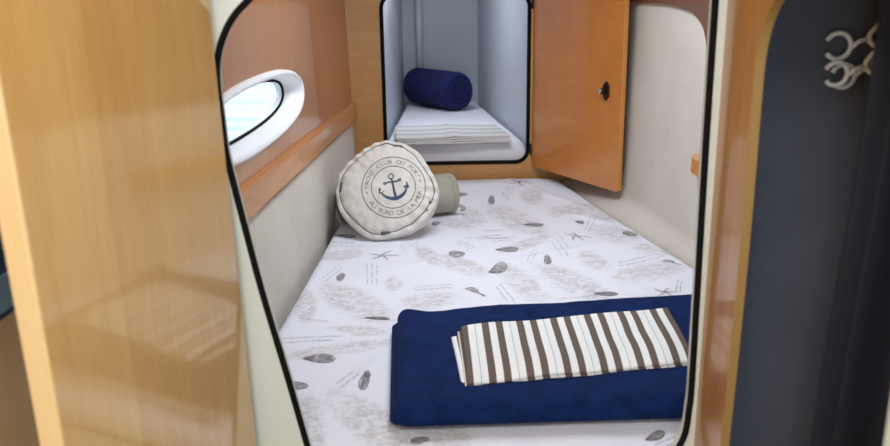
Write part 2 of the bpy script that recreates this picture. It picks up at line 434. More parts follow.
# ------------------------------------------------------------------ bed
mfl = Vector((XL(DY, .8)+.008, DY+.04)); mbl = Vector((XL(BY, .8)+.012, BY-.012))
r1 = Pz(695, 270, .8); r2 = Pz(545, 175, .8); print('BEDR', r1, r2, 'BEDL', Pz(280, 330, .8), Pz(340, 225, .8), 'BACK', Pz(470, 180, .8))
def bedR(y): return XRe(y)-.004
mfr = Vector((bedR(DY+.04), DY+.04)); mbr = Vector((bedR(BY), BY-.012))
def sheetz(x, y):
    v = .012*max(0, min(1, (y-3.1)/.4)) + noise.noise(Vector((x*3.1, y*2.3, 0)))*.006 + noise.noise(Vector((x*7, y*6, 3)))*.003
    # creases running in from the right-hand edge
    for (cx, cy, an, ln, am) in ((.42, 3.2, -.9, .35, .008), (.36, 3.35, -1.1, .3, .007), (.5, 2.9, -.8, .3, .006), (-.05, 2.4, .6, .4, .004), (-.2, 1.6, 1.2, .4, .005), (.3, 2.45, .5, .4, .004)):
        dx, dy = x-cx, y-cy; a_ = dx*math.cos(an)+dy*math.sin(an); q = -dx*math.sin(an)+dy*math.cos(an)
        v += am*math.exp(-(q/.018)**2 - (a_/ln*1.6)**2)
    return v
bed = empty('bed', (.15, 2.4, 0), 'double berth mattress under a white sheet printed with grey shells, starfish and sea charts', 'bed')
T0 = .665
def topf(u, v, x, y): return sheetz(x, y)
V, F, UV = soft_slab([mfl, mfr, mbr, mbl], T0, .8-T0, .035, 150, 230, topf)
nsheet = len(V)
# -- printed motifs: laid as thin raised faces of the same sheet
def Z(x, y): return .8 + sheetz(x, y) + .0009
mi = [0]*len(F)
def poly2d(pts, m):
    k = len(V); 
    for p in pts: V.append(Vector((p[0], p[1], Z(p[0], p[1]))))
    F.append(tuple(range(k, k+len(pts)))); mi.append(m)
def fan(c, pts, m):
    k = len(V); V.append(Vector((c[0], c[1], Z(*c)+.0002)))
    for p in pts: V.append(Vector((p[0], p[1], Z(p[0], p[1]))))
    n = len(pts)
    for i in range(n): F.append((k, k+1+i, k+1+(i+1) % n)); mi.append(m)
def ribbon(pts, w, m):
    k = len(V); n = len(pts)
    for i, p in enumerate(pts):
        a_ = Vector(pts[max(0, i-1)]); c_ = Vector(pts[min(n-1, i+1)]); d = (c_-a_)
        if d.length < 1e-9: d = Vector((1, 0))
        d.normalize(); nn = Vector((-d.y, d.x)); ww = w(i/(n-1)) if callable(w) else w
        for s in (-1, 1):
            q = Vector(p)+nn*ww*s*.5; V.append(Vector((q.x, q.y, Z(q.x, q.y)+.0003)))
    for i in range(n-1): F.append((k+2*i, k+2*i+1, k+2*i+3, k+2*i+2)); mi.append(m)
def frame(px, py, ang):
    p = Pz(px, py, .8); c0 = Vector((p.x, p.y))
    q = Pz(px+10*math.cos(math.radians(ang)), py-10*math.sin(math.radians(ang)), .8)
    e = (Vector((q.x, q.y))-c0); s = e.length/10; e.normalize(); f = Vector((-e.y, e.x))
    return c0, e, f, s           # s = metres per pixel along the motif axis
def off(px, py):
    p = Pz(px, py, .8); return p.x > bedR(p.y)-.045 or p.x < XL(p.y, .8)+.05 or p.y < DY+.06
def starfish(px, py, size, rot):
    if off(px, py): return
    c0 = Pz(px, py, .8); c0 = Vector((c0.x, c0.y)); r = size
    for k in range(5):
        a0 = rot + k*2*PI/5 + random.uniform(-.15, .15); cv = random.uniform(-.6, .6)
        pts = [c0 + Vector((math.cos(a0+cv*s/8), math.sin(a0+cv*s/8)))*r*s/8 for s in range(9)]
        ribbon(pts, lambda t_: r*.13*(1-t_)+.0025, 1)
def shell(px, py, ln, wd, ang, kind=0):
    if off(px, py): return
    """fan or whelk shell of ln px long, wd px wide (widths in picture pixels at that spot)"""
    c0, e, f, s = frame(px, py, ang); q = Pz(px, py-5, .8); q2 = Pz(px, py+5, .8)
    L = ln*s*.92; c2, e2, f2, s2 = frame(px, py, ang+90); W = wd*s2*(.72 if kind == 0 else .95)
    pts = []
    for k in range(20):
        an = 2*PI*k/20
        if kind == 0: x = .5*math.cos(an); y = .5*math.sin(an)*(1-.45*math.cos(an))
        else: x = .5*math.cos(an); y = .5*math.sin(an)*abs(math.sin(an))**.5*(1+.5*math.cos(an))
        pts.append(c0 + e*x*L + e2*y*W)
    fan(tuple(c0), pts, 1)
    for k in range(-2, 3):
        ribbon([c0 - e*L*.46 + (e*L*.9*t_ + e2*W*.19*k*math.sin(t_*PI*.6)) for t_ in (0, .25, .5, .75, 1)], .0016, 2)
    ribbon(pts + [pts[0]], .0018, 2)
def seahorse(px, py, ln, ang):
    c0, e, f, s = frame(px, py, ang); L = ln*s; c2, e2, f2, s2 = frame(px, py, ang+90)
    pts = []
    for k in range(16):
        t_ = k/15; x = -.5+t_*.8; y = .12*math.sin(t_*6)
        if t_ > .7: y -= (t_-.7)*.9; x = -.5+.56+.25*math.sin((t_-.7)*7)
        pts.append(c0 + e*x*L + e2*y*L*1.1)
    ribbon(pts, lambda t_: (.010+.016*math.sin(min(1, t_*1.6)*PI) if t_ < .62 else .008*(1-t_)+.004), 1)
def script(px, py, ln, ang, rows=2, gap=4):
    for r_ in range(rows):
        x0 = px + r_*gap*math.sin(math.radians(ang)); y0 = py + r_*gap*math.cos(math.radians(ang))
        L_ = ln*random.uniform(.7, 1.0); s = 0
        while s < L_:
            w = random.uniform(3, 7); w = min(w, L_-s)
            pts = []
            for k in range(int(w*1.6)+2):
                d = s + w*k/(int(w*1.6)+1)
                jx = math.cos(math.radians(ang)); jy = -math.sin(math.radians(ang)); am = random.uniform(-.55, .55)
                q = Pz(x0 + jx*d + jy*am, y0 + jy*d - abs(jx)*am, .8); q.x = min(max(q.x, XL(q.y, .8)+.045), bedR(q.y)-.04); pts.append(Vector((q.x, q.y)))
            ribbon(pts, .0017, 3)
            s += w + random.uniform(1, 2.2)
for a_ in ((383, 256, .050, .3), (576, 236, .056, .1), (519, 186, .062, .9), (665, 292, .036, .2)): starfish(*a_)
for a_ in ((341, 277, 10, 8, 45, 0), (457, 255, 17, 9, 0, 0), (498, 270, 21, 9, 20, 1), (491.5, 201, 8, 8, 80, 0), (547.5, 260, 9, 9, 100, 0), (507, 250, 25, 5, 2, 1),
           (533, 223.5, 23, 3, 0, 1), (579.5, 222, 10, 3, -10, 1), (630, 234, 16, 6, -12, 0), (605.5, 293.5, 27, 4, 0, 1), (377, 318, 28, 3, -4, 1),
           (319, 359, 36, 8, 0, 1), (365, 381, 20, 11, 65, 0), (298, 386, 22, 10, 0, 0), (317, 266, 10, 3, 20, 1), (463, 196, 10, 4, 0, 0), (405, 232.5, 10, 3, 20, 1), (436, 223, 9, 5, 10, 0),
           (345, 237, 25, 3, -2, 1), (655, 436, 22, 8, 20, 1), (420, 440, 20, 8, 10, 0)): shell(*a_)
seahorse(674, 263, 22, -5); seahorse(478, 292, 26, -12)
for a_ in ((322, 279, 24, 38, 2, 4), (367, 284, 26, 90, 3, 5), (400, 248, 20, 30, 2, 4), (326, 243, 40, 0, 2, 3), (415, 287, 48, 4, 2, 3), (458, 240, 20, -25, 2, 3), (468, 238, 30, 3, 1, 3),
           (502, 198, 16, 60, 3, 3), (527, 262, 17, 60, 2, 4), (560, 236, 22, -55, 3, 5), (585, 229, 14, 60, 2, 4), (618, 263, 46, 12, 2, 4), (500, 285, 24, -50, 2, 5),
           (430, 206, 24, 35, 2, 3), (552, 208, 36, 8, 1, 3), (282, 339, 66, 3, 2, 4), (336, 384, 26, 36, 2, 7), (676, 291, 12, 80, 2, 4), (655, 444, 28, 20, 2, 5),
           (560, 299, 60, 5, 1, 3), (480, 236, 30, 4, 2, 3), (484, 230, 26, 2, 1, 3), (300, 318, 40, -6, 1, 3), (492, 238, 26, 3, 2, 3)): script(*a_)
sheet = mobj('mattress', [v - Vector((.15, 2.4, 0)) for v in V], F, [SHEET, PR_D, PR_L, PR_T], bed, True, mi)
# soft wash mask
wash = [(340, 254.5, 44, 8, 5), (355, 302, 72, 22, -22), (305, 304, 20, 26, 0), (428, 256, 30, 12, -35), (462, 266, 46, 12, -18), (393, 283, 16, 12, 0), (430, 299, 50, 12, 5),
        (474, 216, 22, 12, -20), (452, 222, 40, 8, -10), (515, 219, 60, 16, -20), (528, 243, 44, 8, 18), (616, 234, 42, 14, -12), (594, 261, 30, 12, -20), (650, 272, 64, 13, 8),
        (572, 282, 70, 18, -22), (520, 282, 48, 18, -35), (576, 210, 50, 8, 5), (340, 349, 100, 9, 8), (372, 422, 90, 30, -30), (310, 425, 24, 60, 5), (532, 198, 20, 10, -10),
        (640, 300, 60, 8, 5), (360, 330, 50, 8, -4), (440, 318, 60, 10, 0), (440, 432, 60, 20, -10), (655, 250, 40, 8, -10), (600, 215, 30, 8, -20)]
W_ = []
for (px, py, ln, wd, an) in wash:
    c0, e, f, s = frame(px, py, an); _, e2, _, s2 = frame(px, py, an+90)
    W_.append((c0, e, e2, ln*s*.60, wd*s2*.62))
att = sheet.data.attributes.new('wash', 'FLOAT', 'POINT'); vals = []
for v in V:
    b = 0
    for (c0, e, e2, L, W) in W_:
        d = Vector((v.x, v.y))-c0
        if d.length > max(L, W)*2: continue
        det = e.x*e2.y - e.y*e2.x
        if abs(det) < 1e-6: continue
        a1 = (d.x*e2.y - d.y*e2.x)/det; a2 = (e.x*d.y - e.y*d.x)/det
        b = max(b, math.exp(-((a1/L)**2 + (a2/W)**2)*.9))
    vals.append(b)
att.data.foreach_set('value', vals)
# bed base
bm = bmesh.new()
def prism(bm, pts, z0, z1):
    lo = [bm.verts.new((p[0], p[1], z0)) for p in pts]; hi = [bm.verts.new((p[0], p[1], z1)) for p in pts]
    bm.faces.new(lo); bm.faces.new(hi)
    for i in range(len(pts)): j = (i+1) % len(pts); bm.faces.new((lo[i], lo[j], hi[j], hi[i]))
prism(bm, [(p.x-.15, p.y-2.4) for p in (mfl+Vector((.01, 0)), mfr, mbr, mbl+Vector((.01, 0)))], .0, T0+.003)
bobj('base', bm, W_bulk, bed)

# ------------------------------------------------------------------ blanket and striped towel
bf = Pz(396, 430, .81); bb = Pz(397, 308, .862); bfr = Pz(689, 421, .81); bbr = Pz(693, 292, .862)
print('BLANKET', bf, bb, bfr, bbr)
def ext(a_, b__, d):
    u = (b__-a_); u = Vector((u.x, u.y)).normalized(); return Vector((b__.x, b__.y)) + u*d
W0 = Vector((bf.x, bf.y)); W3 = Vector((bb.x, bb.y)); W1 = ext(bf, bfr, .10); W2 = ext(bb, bbr, .05)
print('BL', W0, W1, W2, W3)
def bl_wave(u, v): return .004*noise.noise(Vector((u*5, v*4, 1))) + .0015*noise.noise(Vector((u*22, v*12, 5))) + .010*math.exp(-(u/.06)**2-((v-1)/.25)**2) - .004*math.exp(-((u-.13)/.06)**2-((v-1)/.3)**2) + .006*v*u
Vb = []; Fb = []
for k, (off, dz) in enumerate((((-.013, .022), .0), ((0, 0), .030))):
    q = [W0+Vector((off[0], off[1])), W1+Vector((.004, off[1])), W2+Vector((.004, -.004*k)), W3+Vector((off[0], -.012 if k == 0 else 0))]
    v_, f_, _ = soft_slab(q, (lambda x, y: .8+sheetz(x, y)*.7+.001) if k == 0 else .8+.005, .033 if k == 0 else .056, .018 if k == 0 else .026, 60, 36, (lambda u, v, x, y: (bl_wave(u, v) if k == 1 else 0)))
    s = len(Vb); Vb += v_; Fb += [tuple(i+s for i in f) for f in f_]
o0 = Vector(((W0.x+W2.x)/2, (W0.y+W2.y)/2, .8))
bl = mobj('folded_blanket', [v-o0 for v in Vb], Fb, F_navy, loc=o0)
tag(bl, 'folded navy blue fleece blanket lying on the near part of the shell-print bed', 'blanket')
STR = fabric('striped_cotton', (238, 236, 232), None, 300, .3, .9); t = NT(STR)
uvn = t.n('ShaderNodeUVMap'); sp = t.n('ShaderNodeSeparateXYZ'); t.l(uvn.outputs[0], sp.inputs[0])
fr = t.math('FRACT', sp.outputs[0]); wh = lin((232, 232, 232)); br = lin((98, 84, 76)); bu = lin((170, 176, 192))
t.l(t.ramp(fr, [(0, br), (.20, wh), (.40, br), (.60, wh), (.79, bu), (.815, wh), (.86, lin((216, 217, 220))), (.875, wh)], 'CONSTANT'), t.b.inputs['Base Color'])
tf = [Pz(467, 382, .872), Pz(695, 361, .872), Pz(668, 307, .882), Pz(461, 324, .882)]
tw = [Vector((p.x, p.y)) for p in tf]; print('TOWEL', tw)
Vt = []; Ft = []; Ut = []
def tz(u, v): return .004*noise.noise(Vector((u*4, v*3, 9))) - .010*max(0, (.28-v)/.28)**2 + .004*u
for k, off in enumerate(((-.016, -.002), (-.006, .0), (0, .0))):
    q = [tw[0]+Vector((off[0]*.6, off[1]+.004)), tw[1], tw[2], tw[3]+Vector((off[0]*1.4, off[1]-.014*(2-k)))]
    v_, f_, u_ = soft_slab(q, .8585+.0065*k, .0075, .006, 70, 30, None, 3, zf=tz)
    s = len(Vt); Vt += v_; Ft += [tuple(i+s for i in f) for f in f_]; Ut += [((u*6.18 + .42 + off[0]*9), v) for u, v in u_]
o1 = Vector(((tw[0].x+tw[2].x)/2, (tw[0].y+tw[2].y)/2, .858))
to = mobj('folded_towel', [v-o1 for v in Vt], Ft, STR, loc=o1); setuv(to, Ut)
tag(to, 'folded white towel with brown stripes lying on the navy blanket', 'towel')

# ------------------------------------------------------------------ round anchor cushion
RC = .172; CT = Vector((-.196, 2.725, .948)); TILT = math.radians(31)
cu = empty('round_cushion', (CT.x, CT.y-.02, .8), 'round canvas cushion with a navy anchor and ring lettering, leaning by the left wall', 'cushion')
spn = Matrix.Translation(CT - Vector((CT.x, CT.y-.02, .8))) @ Matrix.Rotation(math.radians(-4), 4, 'Z') @ Matrix.Rotation(PI/2 - TILT, 4, 'X')   # local: x right, y up along face, z towards viewer
def rad_out(th):
    return RC*(1 + .022*math.cos(4*th+.6) + .018*math.cos(3*th+1.3) + .012*math.cos(7*th))
def hface(r, th):
    q = r/RC; h = .058*max(0, 1-(q*.93)**3.2)**.55
    g = max(0, (q-.62)/.38)
    h += g*.0045*math.sin(22*th+2*math.sin(3*th)) - .006*math.exp(-((q-.90)/.03)**2)
    h += .006*noise.noise(Vector((q*2.6*math.cos(th), q*2.6*math.sin(th), 2))) + .003*noise.noise(Vector((q*7*math.cos(th), q*7*math.sin(th), 6)))
    return h
V = []; F = []; NR, NA = 34, 180
for s in (1, -1):
    for i in range(NR+1):
        q = (i/NR); q = 1-(1-q)**1.5
        for k in range(NA):
            th = 2*PI*k/NA; r = q*rad_out(th)
            # rounded rim
            z = hface(q*RC, th) if q < .999 else hface(q*RC, th)*.9
            V.append(spn @ Vector((r*math.cos(th), r*math.sin(th), s*z)))
K = (NR+1)*NA
for s in (0, 1):
    for i in range(NR):
        for k in range(NA):
            l = (k+1) % NA; F.append((s*K+i*NA+k, s*K+i*NA+l, s*K+(i+1)*NA+l, s*K+(i+1)*NA+k))
for k in range(NA):
    l = (k+1) % NA; F.append((NR*NA+k, NR*NA+l, K+NR*NA+l, K+NR*NA+k))
cb = mobj('cover', V, F, F_cush, cu)
def onface(x, y, lift=.0010):
    r = math.hypot(x, y); th = math.atan2(y, x); ro = rad_out(th)
    return spn @ Vector((x, y, hface(r*RC/ro, th)+lift))
path = [onface(rad_out(2*PI*k/120)*.90*math.cos(2*PI*k/120)*(1+.02*math.cos(8*PI*k/120)), rad_out(2*PI*k/120)*.90*math.sin(2*PI*k/120)*(1+.02*math.cos(8*PI*k/120)), .0006) for k in range(120)]
tube('piping', path, .0017, INKG, cu, True, 6)
for th in (1.35, 3.1, 4.75, 5.9):       # small stitched tabs on the piping
    bm = bmesh.new(); r = rad_out(th)*.90; vs = []
    for (du, dv) in ((-.017, -.004), (.017, -.004), (.017, .004), (-.017, .004)):
        x = (r+dv)*math.cos(th)-du*math.sin(th); y = (r+dv)*math.sin(th)+du*math.cos(th); vs.append(bm.verts.new(onface(x, y, .0022)))
    for (du, dv) in ((-.017, -.004), (.017, -.004), (.017, .004), (-.017, .004)):
        x = (r+dv)*math.cos(th)-du*math.sin(th); y = (r+dv)*math.sin(th)+du*math.cos(th); vs.append(bm.verts.new(onface(x, y, .0)))
    bm.faces.new(vs[:4]); bm.faces.new(vs[4:])
    for i in range(4): bm.faces.new((vs[i], vs[(i+1) % 4], vs[4+(i+1) % 4], vs[4+i]))
    bobj('stitched_tab', bm, INKG, cu)
EC = (.028, .000)                    # emblem centre on the face
ERot = math.radians(-14)
AS = 1.0
def emb(x, y, lift=.0010):
    x *= AS; y *= AS
    c_, s_ = math.cos(ERot), math.sin(ERot); return onface(EC[0]+x*c_+y*s_, EC[1]-x*s_+y*c_, lift)
def flat_ribbon(bmv, bmf, pts, w, closed=False):
    n = len(pts); k = len(bmv)
    for i, p in enumerate(pts):
        a_ = Vector(pts[(i-1) % n] if closed or i else pts[0]); c_ = Vector(pts[(i+1) % n] if closed or i < n-1 else pts[-1])
        d = (c_-a_).normalized(); nn = Vector((-d.y, d.x)); ww = w(i/(n-1)) if callable(w) else w
        for s in (-.5, .5): q = Vector(p)+nn*ww*s; bmv.append(emb(q.x, q.y))
    for i in range(n if closed else n-1):
        j = (i+1) % n; bmf.append((k+2*i, k+2*i+1, k+2*j+1, k+2*j))
Vr, Fr = [], []
for rr in (.107, .074):
    flat_ribbon(Vr, Fr, [Vector((rr*math.cos(2*PI*k/90), rr*math.sin(2*PI*k/90))) for k in range(90)], .0024, True)
mobj('printed_ring', Vr, Fr, INKG, cu)
Va, Fa = [], []; AS = 1.08
flat_ribbon(Va, Fa, [Vector((.008*math.cos(2*PI*k/20), .036+.008*math.sin(2*PI*k/20))) for k in range(20)], .0035, True)        # ring
flat_ribbon(Va, Fa, [Vector((0, .028-.066*k/10)) for k in range(11)], lambda t_: .005+.004*t_)                              # shank
flat_ribbon(Va, Fa, [Vector((-.024+.048*k/8, .017+.0015*math.sin(k*.8))) for k in range(9)], .005)                         # stock
for s in (-1, 1): flat_ribbon(Va, Fa, [Vector((s*.024+.004*math.cos(2*PI*k/10), .017+.004*math.sin(2*PI*k/10))) for k in range(10)], .003, True)
flat_ribbon(Va, Fa, [Vector((.043*math.sin(a_), .003-.043*math.cos(a_)*.95)) for a_ in [(-1.25+2.5*k/24) for k in range(25)]], lambda t_: .003+.009*math.sin(PI*t_))   # arms
for s in (-1, 1):
    k = len(Va); c_ = Vector((s*.0415, -.010))
    for d in ((s*.003, .018), (-s*.012, -.001), (s*.007, -.004)): Va.append(emb(c_.x+d[0], c_.y+d[1], .0012))
    Fa.append((k, k+1, k+2))
mobj('printed_anchor', Va, Fa, INK, cu); AS = 1.0
dg = bpy.context.evaluated_depsgraph_get()
def arc_text(txt, rad, size, mid, span, outward=True):
    Vx, Fx = [], []
    n = len(txt)
    for i, ch in enumerate(txt):
        if ch == ' ': continue
        cv = bpy.data.curves.new('letter', 'FONT'); cv.body = ch; cv.size = size; cv.align_x = 'CENTER'; cv.resolution_u = 3; cv.offset = -.0001
        ob = bpy.data.objects.new('letter', cv); C.objects.link(ob)
        bpy.context.view_layer.update()
        me = bpy.data.meshes.new_from_object(ob.evaluated_get(bpy.context.evaluated_depsgraph_get()))
        f = (i/(n-1)-.5)*span
        an = (mid - f) if outward else (mid + f)
        k = len(Vx)
        for v in me.vertices:
            if outward: rr = rad+v.co.y; ax = an - v.co.x/rad
            else: rr = rad-v.co.y+size*.7; ax = an + v.co.x/rad
            Vx.append(emb(rr*math.cos(ax), rr*math.sin(ax), .0011))
        for p in me.polygons: Fx.append(tuple(k+j for j in p.vertices))
        bpy.data.objects.remove(ob); bpy.data.curves.remove(cv); bpy.data.meshes.remove(me)
    return Vx, Fx
Vx, Fx = arc_text('YACHT CLUB DU PORT', .083, .0215, PI/2+.0, 2.7, True)
mobj('printed_lettering', Vx, Fx, INKL, cu, False)
Vx, Fx = arc_text('AU BORD DE LA MER', .083, .0215, -PI/2+.0, 2.25, False)
mobj('printed_lettering', Vx, Fx, INKL, cu, False)
for an in (.0, PI):
    Vx, Fx = [], []; c_ = Vector((.0905*math.cos(an), .0905*math.sin(an)))
    for j in range(10): q_ = .005 if j % 2 == 0 else .002; Vx.append(emb(c_.x+q_*math.cos(j*PI/5), c_.y+q_*math.sin(j*PI/5)))
    Fx.append(tuple(range(10)))
    mobj('printed_star', Vx, Fx, INKL, cu, False)

# ------------------------------------------------------------------ grey bolster behind
ends = (Vector((-.385, 2.86, .874)), Vector((.042, 3.0, .876)))
ax = (ends[1]-ends[0]); L = ax.length; mid = (ends[0]+ends[1])/2; ang = math.atan2(ax.y, ax.x)
bo = empty('bolster_cushion', (mid.x, mid.y, .8), 'small grey linen bolster lying behind the round anchor cushion', 'cushion', rz=ang)
V = []; F = []; NX, NA = 40, 48
for i in range(NX+1):
    u = -1+2*i/NX; x = math.copysign(1-(1-abs(u))**1.6, u)*L/2; e = min(1, (1-abs(u))/.22)
    r = .074*(.0 + math.sqrt(max(0, 1-(1-e)**2))) if e < 1 else .074
    for k in range(NA):
        th = 2*PI*k/NA; rr = r*(1+.02*math.sin(9*th+u*3)*(1-e)+.015*noise.noise(Vector((u*3, math.cos(th), math.sin(th)))))
        V.append((x, rr*math.cos(th), .0765+rr*math.sin(th)))
for i in range(NX):
    for k in range(NA): l = (k+1) % NA; F.append((i*NA+k, i*NA+l, (i+1)*NA+l, (i+1)*NA+k))
mobj('cover', V, F, F_cush2, bo)
for s in (-1, 1):
    tube('piping', [(s*(L/2-.028), .0735*math.cos(2*PI*k/40), .0765+.0735*math.sin(2*PI*k/40)) for k in range(40)], .003, F_cush2, bo, True, 6)
tube('tie', spline([(L/2-.02, -.05, .04), (L/2+.006, -.055, .035), (L/2+.014, -.06, .026), (L/2, -.062, .022)], 6), .006, F_cush2, bo)

# ------------------------------------------------------------------ far berth through the opening
IY = 5.05; fl = -.262; frx = .372
def ix(y): t_ = (y-BY)/(IY-BY); return (fl-.02+(.045)*t_, frx+.012-.17*t_)
sl = [(ix(BY+.03)[0], BY+.03), (ix(IY)[0], IY), (ix(IY)[1], IY), (ix(BY+.03)[1], BY+.03)]
for nm, p, q in (('wall_left', sl[0], sl[1]), ('wall_back', sl[1], sl[2]), ('wall_right', sl[2], sl[3])):
    d = (Vector(q)-Vector(p)).normalized(); nn = Vector((-d.y, d.x))*.02
    bm = bmesh.new(); prism(bm, [p, q, (q[0]+nn.x, q[1]+nn.y), (p[0]+nn.x, p[1]+nn.y)], .6, 1.9); struct(bobj(nm, bm, GRP))
struct(slab('ceiling', [[(-.5, BY+.03), (.6, BY+.03), (.6, IY+.04), (-.5, IY+.04)], rrect(-.20, .04, 3.75, 4.25, .03)], lambda u, v, w: (u, v, 1.88+w), .02, CEIL))
pl_ = Py(419, 30, IY-.07)
tube('conduit', [(pl_.x, pl_.y, .9), (pl_.x, pl_.y, 1.88)], .022, GRP); o = bpy.data.objects['conduit']; o.name = 'trim_6'; struct(o)
tube('trim_7', [(-.19, 4.1, 1.625), (-.1, 4.3, 1.64), (.0, 4.55, 1.655)], .022, BRN); struct(bpy.data.objects['trim_7'])
# mattress of far berth
ib = empty('berth_mattress', (.06, 4.2, .6), 'narrow white mattress in the small far berth beyond the square opening', 'mattress')
y0, y1 = BY+.045, IY-.03
def wz(u, v, x, y): return .004*noise.noise(Vector((x*6, y*6, 4)))+.003*noise.noise(Vector((x*17, y*9, 4)))
q = [(ix(y0)[0]+.006, y0), (ix(y0)[1]-.006, y0), (ix(y1)[1]-.012, y1), (ix(y1)[0]+.012, y1)]
V, F, _ = soft_slab(q, .80, .163, .03, 40, 60, wz)
mobj('mattress', [v-Vector((.06, 4.2, .6)) for v in V], F, F_white, ib)
bm = bmesh.new(); prism(bm, [(p[0]-.06, p[1]-4.2) for p in q], 0, .202); bobj('base', bm, GRP, ib)
# folded thin-striped sheets
ST2 = fabric('thin_striped_cotton', (228, 230, 236), None, 300, .3, .9); t = NT(ST2)
uvn = t.n('ShaderNodeUVMap'); sp = t.n('ShaderNodeSeparateXYZ'); t.l(uvn.outputs[0], sp.inputs[0])
fr = t.math('FRACT', t.math('MULTIPLY', sp.outputs[1], 3.0))
t.l(t.ramp(fr, [(0, lin((218, 217, 218))), (.62, lin((150, 150, 158))), (.78, lin((218, 217, 218)))], 'CONSTANT'), t.b.inputs['Base Color'])
fq = [Pz(396, 141, .985), Pz(512, 138, .985), Pz(495, 127, .985), Pz(396, 128.5, .985)]
fc = Vector((sum(p.x for p in fq)/4, sum(p.y for p in fq)/4, .965))
V = []; F = []; U = []
for k in range(4):
    off = [Vector((random.uniform(-.008, .008), random.uniform(-.006, .006))) for _ in range(4)]
    qq = [Vector((p.x, p.y))+o_ for p, o_ in zip(fq, off)]
    v_, f_, u_ = soft_slab(qq, .966+k*.0085, .0080, .004, 30, 16, None, 3, zf=lambda u, v, k=k: .004*math.exp(-((u-.52)/.05)**2)*(k/3)+.0015*math.sin(u*9+k))
    s = len(V); V += v_; F += [tuple(i+s for i in f) for f in f_]; U += u_
o = mobj('folded_towel', [v-fc for v in V], F, ST2, loc=fc); setuv(o, U)
tag(o, 'flat stack of folded white linen with thin grey stripes on the far berth', 'linen')
# rolled navy blanket
zr = .966
e0 = Pz(455, 93, zr+.095); e1 = Pz(414, 84, zr+.095); 
e0 = Vector((e0.x, e0.y)); 
print('ROLL', e0, e1)
E0 = Py(459, 91, 4.56); E1 = Py(417, 81, 4.90); print(E0, E1)
E0.z = E1.z = zr+.1
ax = E1-E0; L = ax.length; RR = .108
ro = empty('rolled_blanket', (E0.x, E0.y, zr), 'navy blue blanket rolled up at the back of the far berth', 'blanket', rz=math.atan2(ax.y, ax.x))
V = []; F = []; NX = 24; turns = 4; NS = 200; th_ = RR/(turns+.4)
# solid spiral: outer body + spiral end relief
sect = []
for k in range(64):
    th = 2*PI*k/64; sect.append((th, RR*(1+.03*math.sin(2*th+.5))))
for i in range(NX+1):
    x = i/NX*L; e = min(x, L-x); f = min(1, e/.02); f = .86+.14*math.sqrt(max(0, 1-(1-f)**2))
    for th, r in sect:
        r2 = r*f*(1+.02*noise.noise(Vector((x*8, math.cos(th)*2, math.sin(th)*2))))
        V.append((x, r2*math.cos(th), max(0.001, RR+.001+r2*math.sin(th))))
for i in range(NX):
    for k in range(64): l = (k+1) % 64; F.append((i*64+k, i*64+l, (i+1)*64+l, (i+1)*64+k))
F.append(tuple(range(64))); F.append(tuple(range(NX*64, NX*64+64)))
mobj('roll', V, F, F_navy2, ro)
sp_ = []
for k in range(150):
    a_ = k/150*turns*2*PI; r = .012+(RR*.86-.012)*k/150; sp_.append((-.002, r*math.cos(-a_), RR+.001+r*math.sin(-a_)))
tube('rolled_edge', sp_, .0078, F_navy2, ro, False, 8, (1, 0, 0))

# ------------------------------------------------------------------ locker door
h0 = Py(531.5, 166, BY-.012); tip = Pz(617, 192.5, h0.z); print('LOCK', h0, tip)
lv = Vector((tip.x-h0.x, tip.y-h0.y)); LW = lv.length; LA = math.atan2(lv.y, lv.x)
ld = empty('locker_door', (h0.x, h0.y, h0.z), 'orange cherry wood locker door swung open beside the square opening', 'door', rz=LA)
HT = 1.63-h0.z
# local x along the door, outer face (seen) is on +y or -y side: the seen face looks back towards the camera / left
o = slab('panel', [rrect(0, LW, 0, HT, .012, 4)], lambda u, v, w: (u, w, v), .018, W_lock, ld, bevel=.003)
box('edge_band', (LW-.001, .0, .006), (LW+.0022, .018, HT-.006), W_edgeo, ld, bevel=.0008)
p = Ppl(607, 91, Vector((h0.x, h0.y, 1)), Vector((-lv.y, lv.x, 0))); lx = (Vector((p.x, p.y))-Vector((h0.x, h0.y))).length; lz = p.z-h0.z
print('LATCH', lx, lz, LW, HT)
seen = -1   # face towards the room
la = [(-.016, -.020), (-.009, -.026), (-.004, -.035), (.004, -.035), (.009, -.026), (.016, -.022), (.016, .022), (.009, .026), (.004, .035), (-.004, .035), (-.009, .026), (-.016, .020)]
lt = slab('latch', [[(lx+a_, lz+b__) for a_, b__ in la]], lambda u, v, w: (u, -w, v), .008, BRN, ld, bevel=.0015)
bm = bmesh.new(); bmesh.ops.create_cone(bm, cap_ends=True, segments=24, radius1=.013, radius2=.010, depth=.022)
for v in bm.verts: v.co = Vector((lx-.006+v.co.x, -.018-v.co.z, lz+v.co.y))
bobj('knob', bm, BRN, lt, True)
bm = bmesh.new(); bmesh.ops.create_uvsphere(bm, u_segments=20, v_segments=10, radius=.0085)
for v in bm.verts: v.co = Vector((lx-.008+v.co.x, -.030+v.co.y*.5, lz+v.co.z))
bobj('button', bm, CHR, lt, True)
for hz in (.075, HT-.075):
    bm = bmesh.new(); bmesh.ops.create_cone(bm, cap_ends=True, segments=12, radius1=.005, radius2=.005, depth=.045)
    for v in bm.verts: v.co += Vector((-.004, -.003, hz))
    bobj('hinge', bm, BRN, ld, True)

# ------------------------------------------------------------------ open maple cabin door, left foreground
A = Vector((-.306, 1.215)); DA = math.radians(-90-14)       # heads back towards the camera, drifting left
s_ = A; DW = .420
d = struct(slab('door_1', [rrect(0, DW, .02, 2.10, .006, 3)], lambda u, v, w: (u, -w, v), .032, W_door, None, bevel=.004))
d.location = (A.x, A.y, 0); d.rotation_euler = (math.radians(1.1), 0, DA)
e = box('edge_band', (DW-.001, -.031, .03), (DW+.002, -.001, 2.09), W_cream, d, .0008)

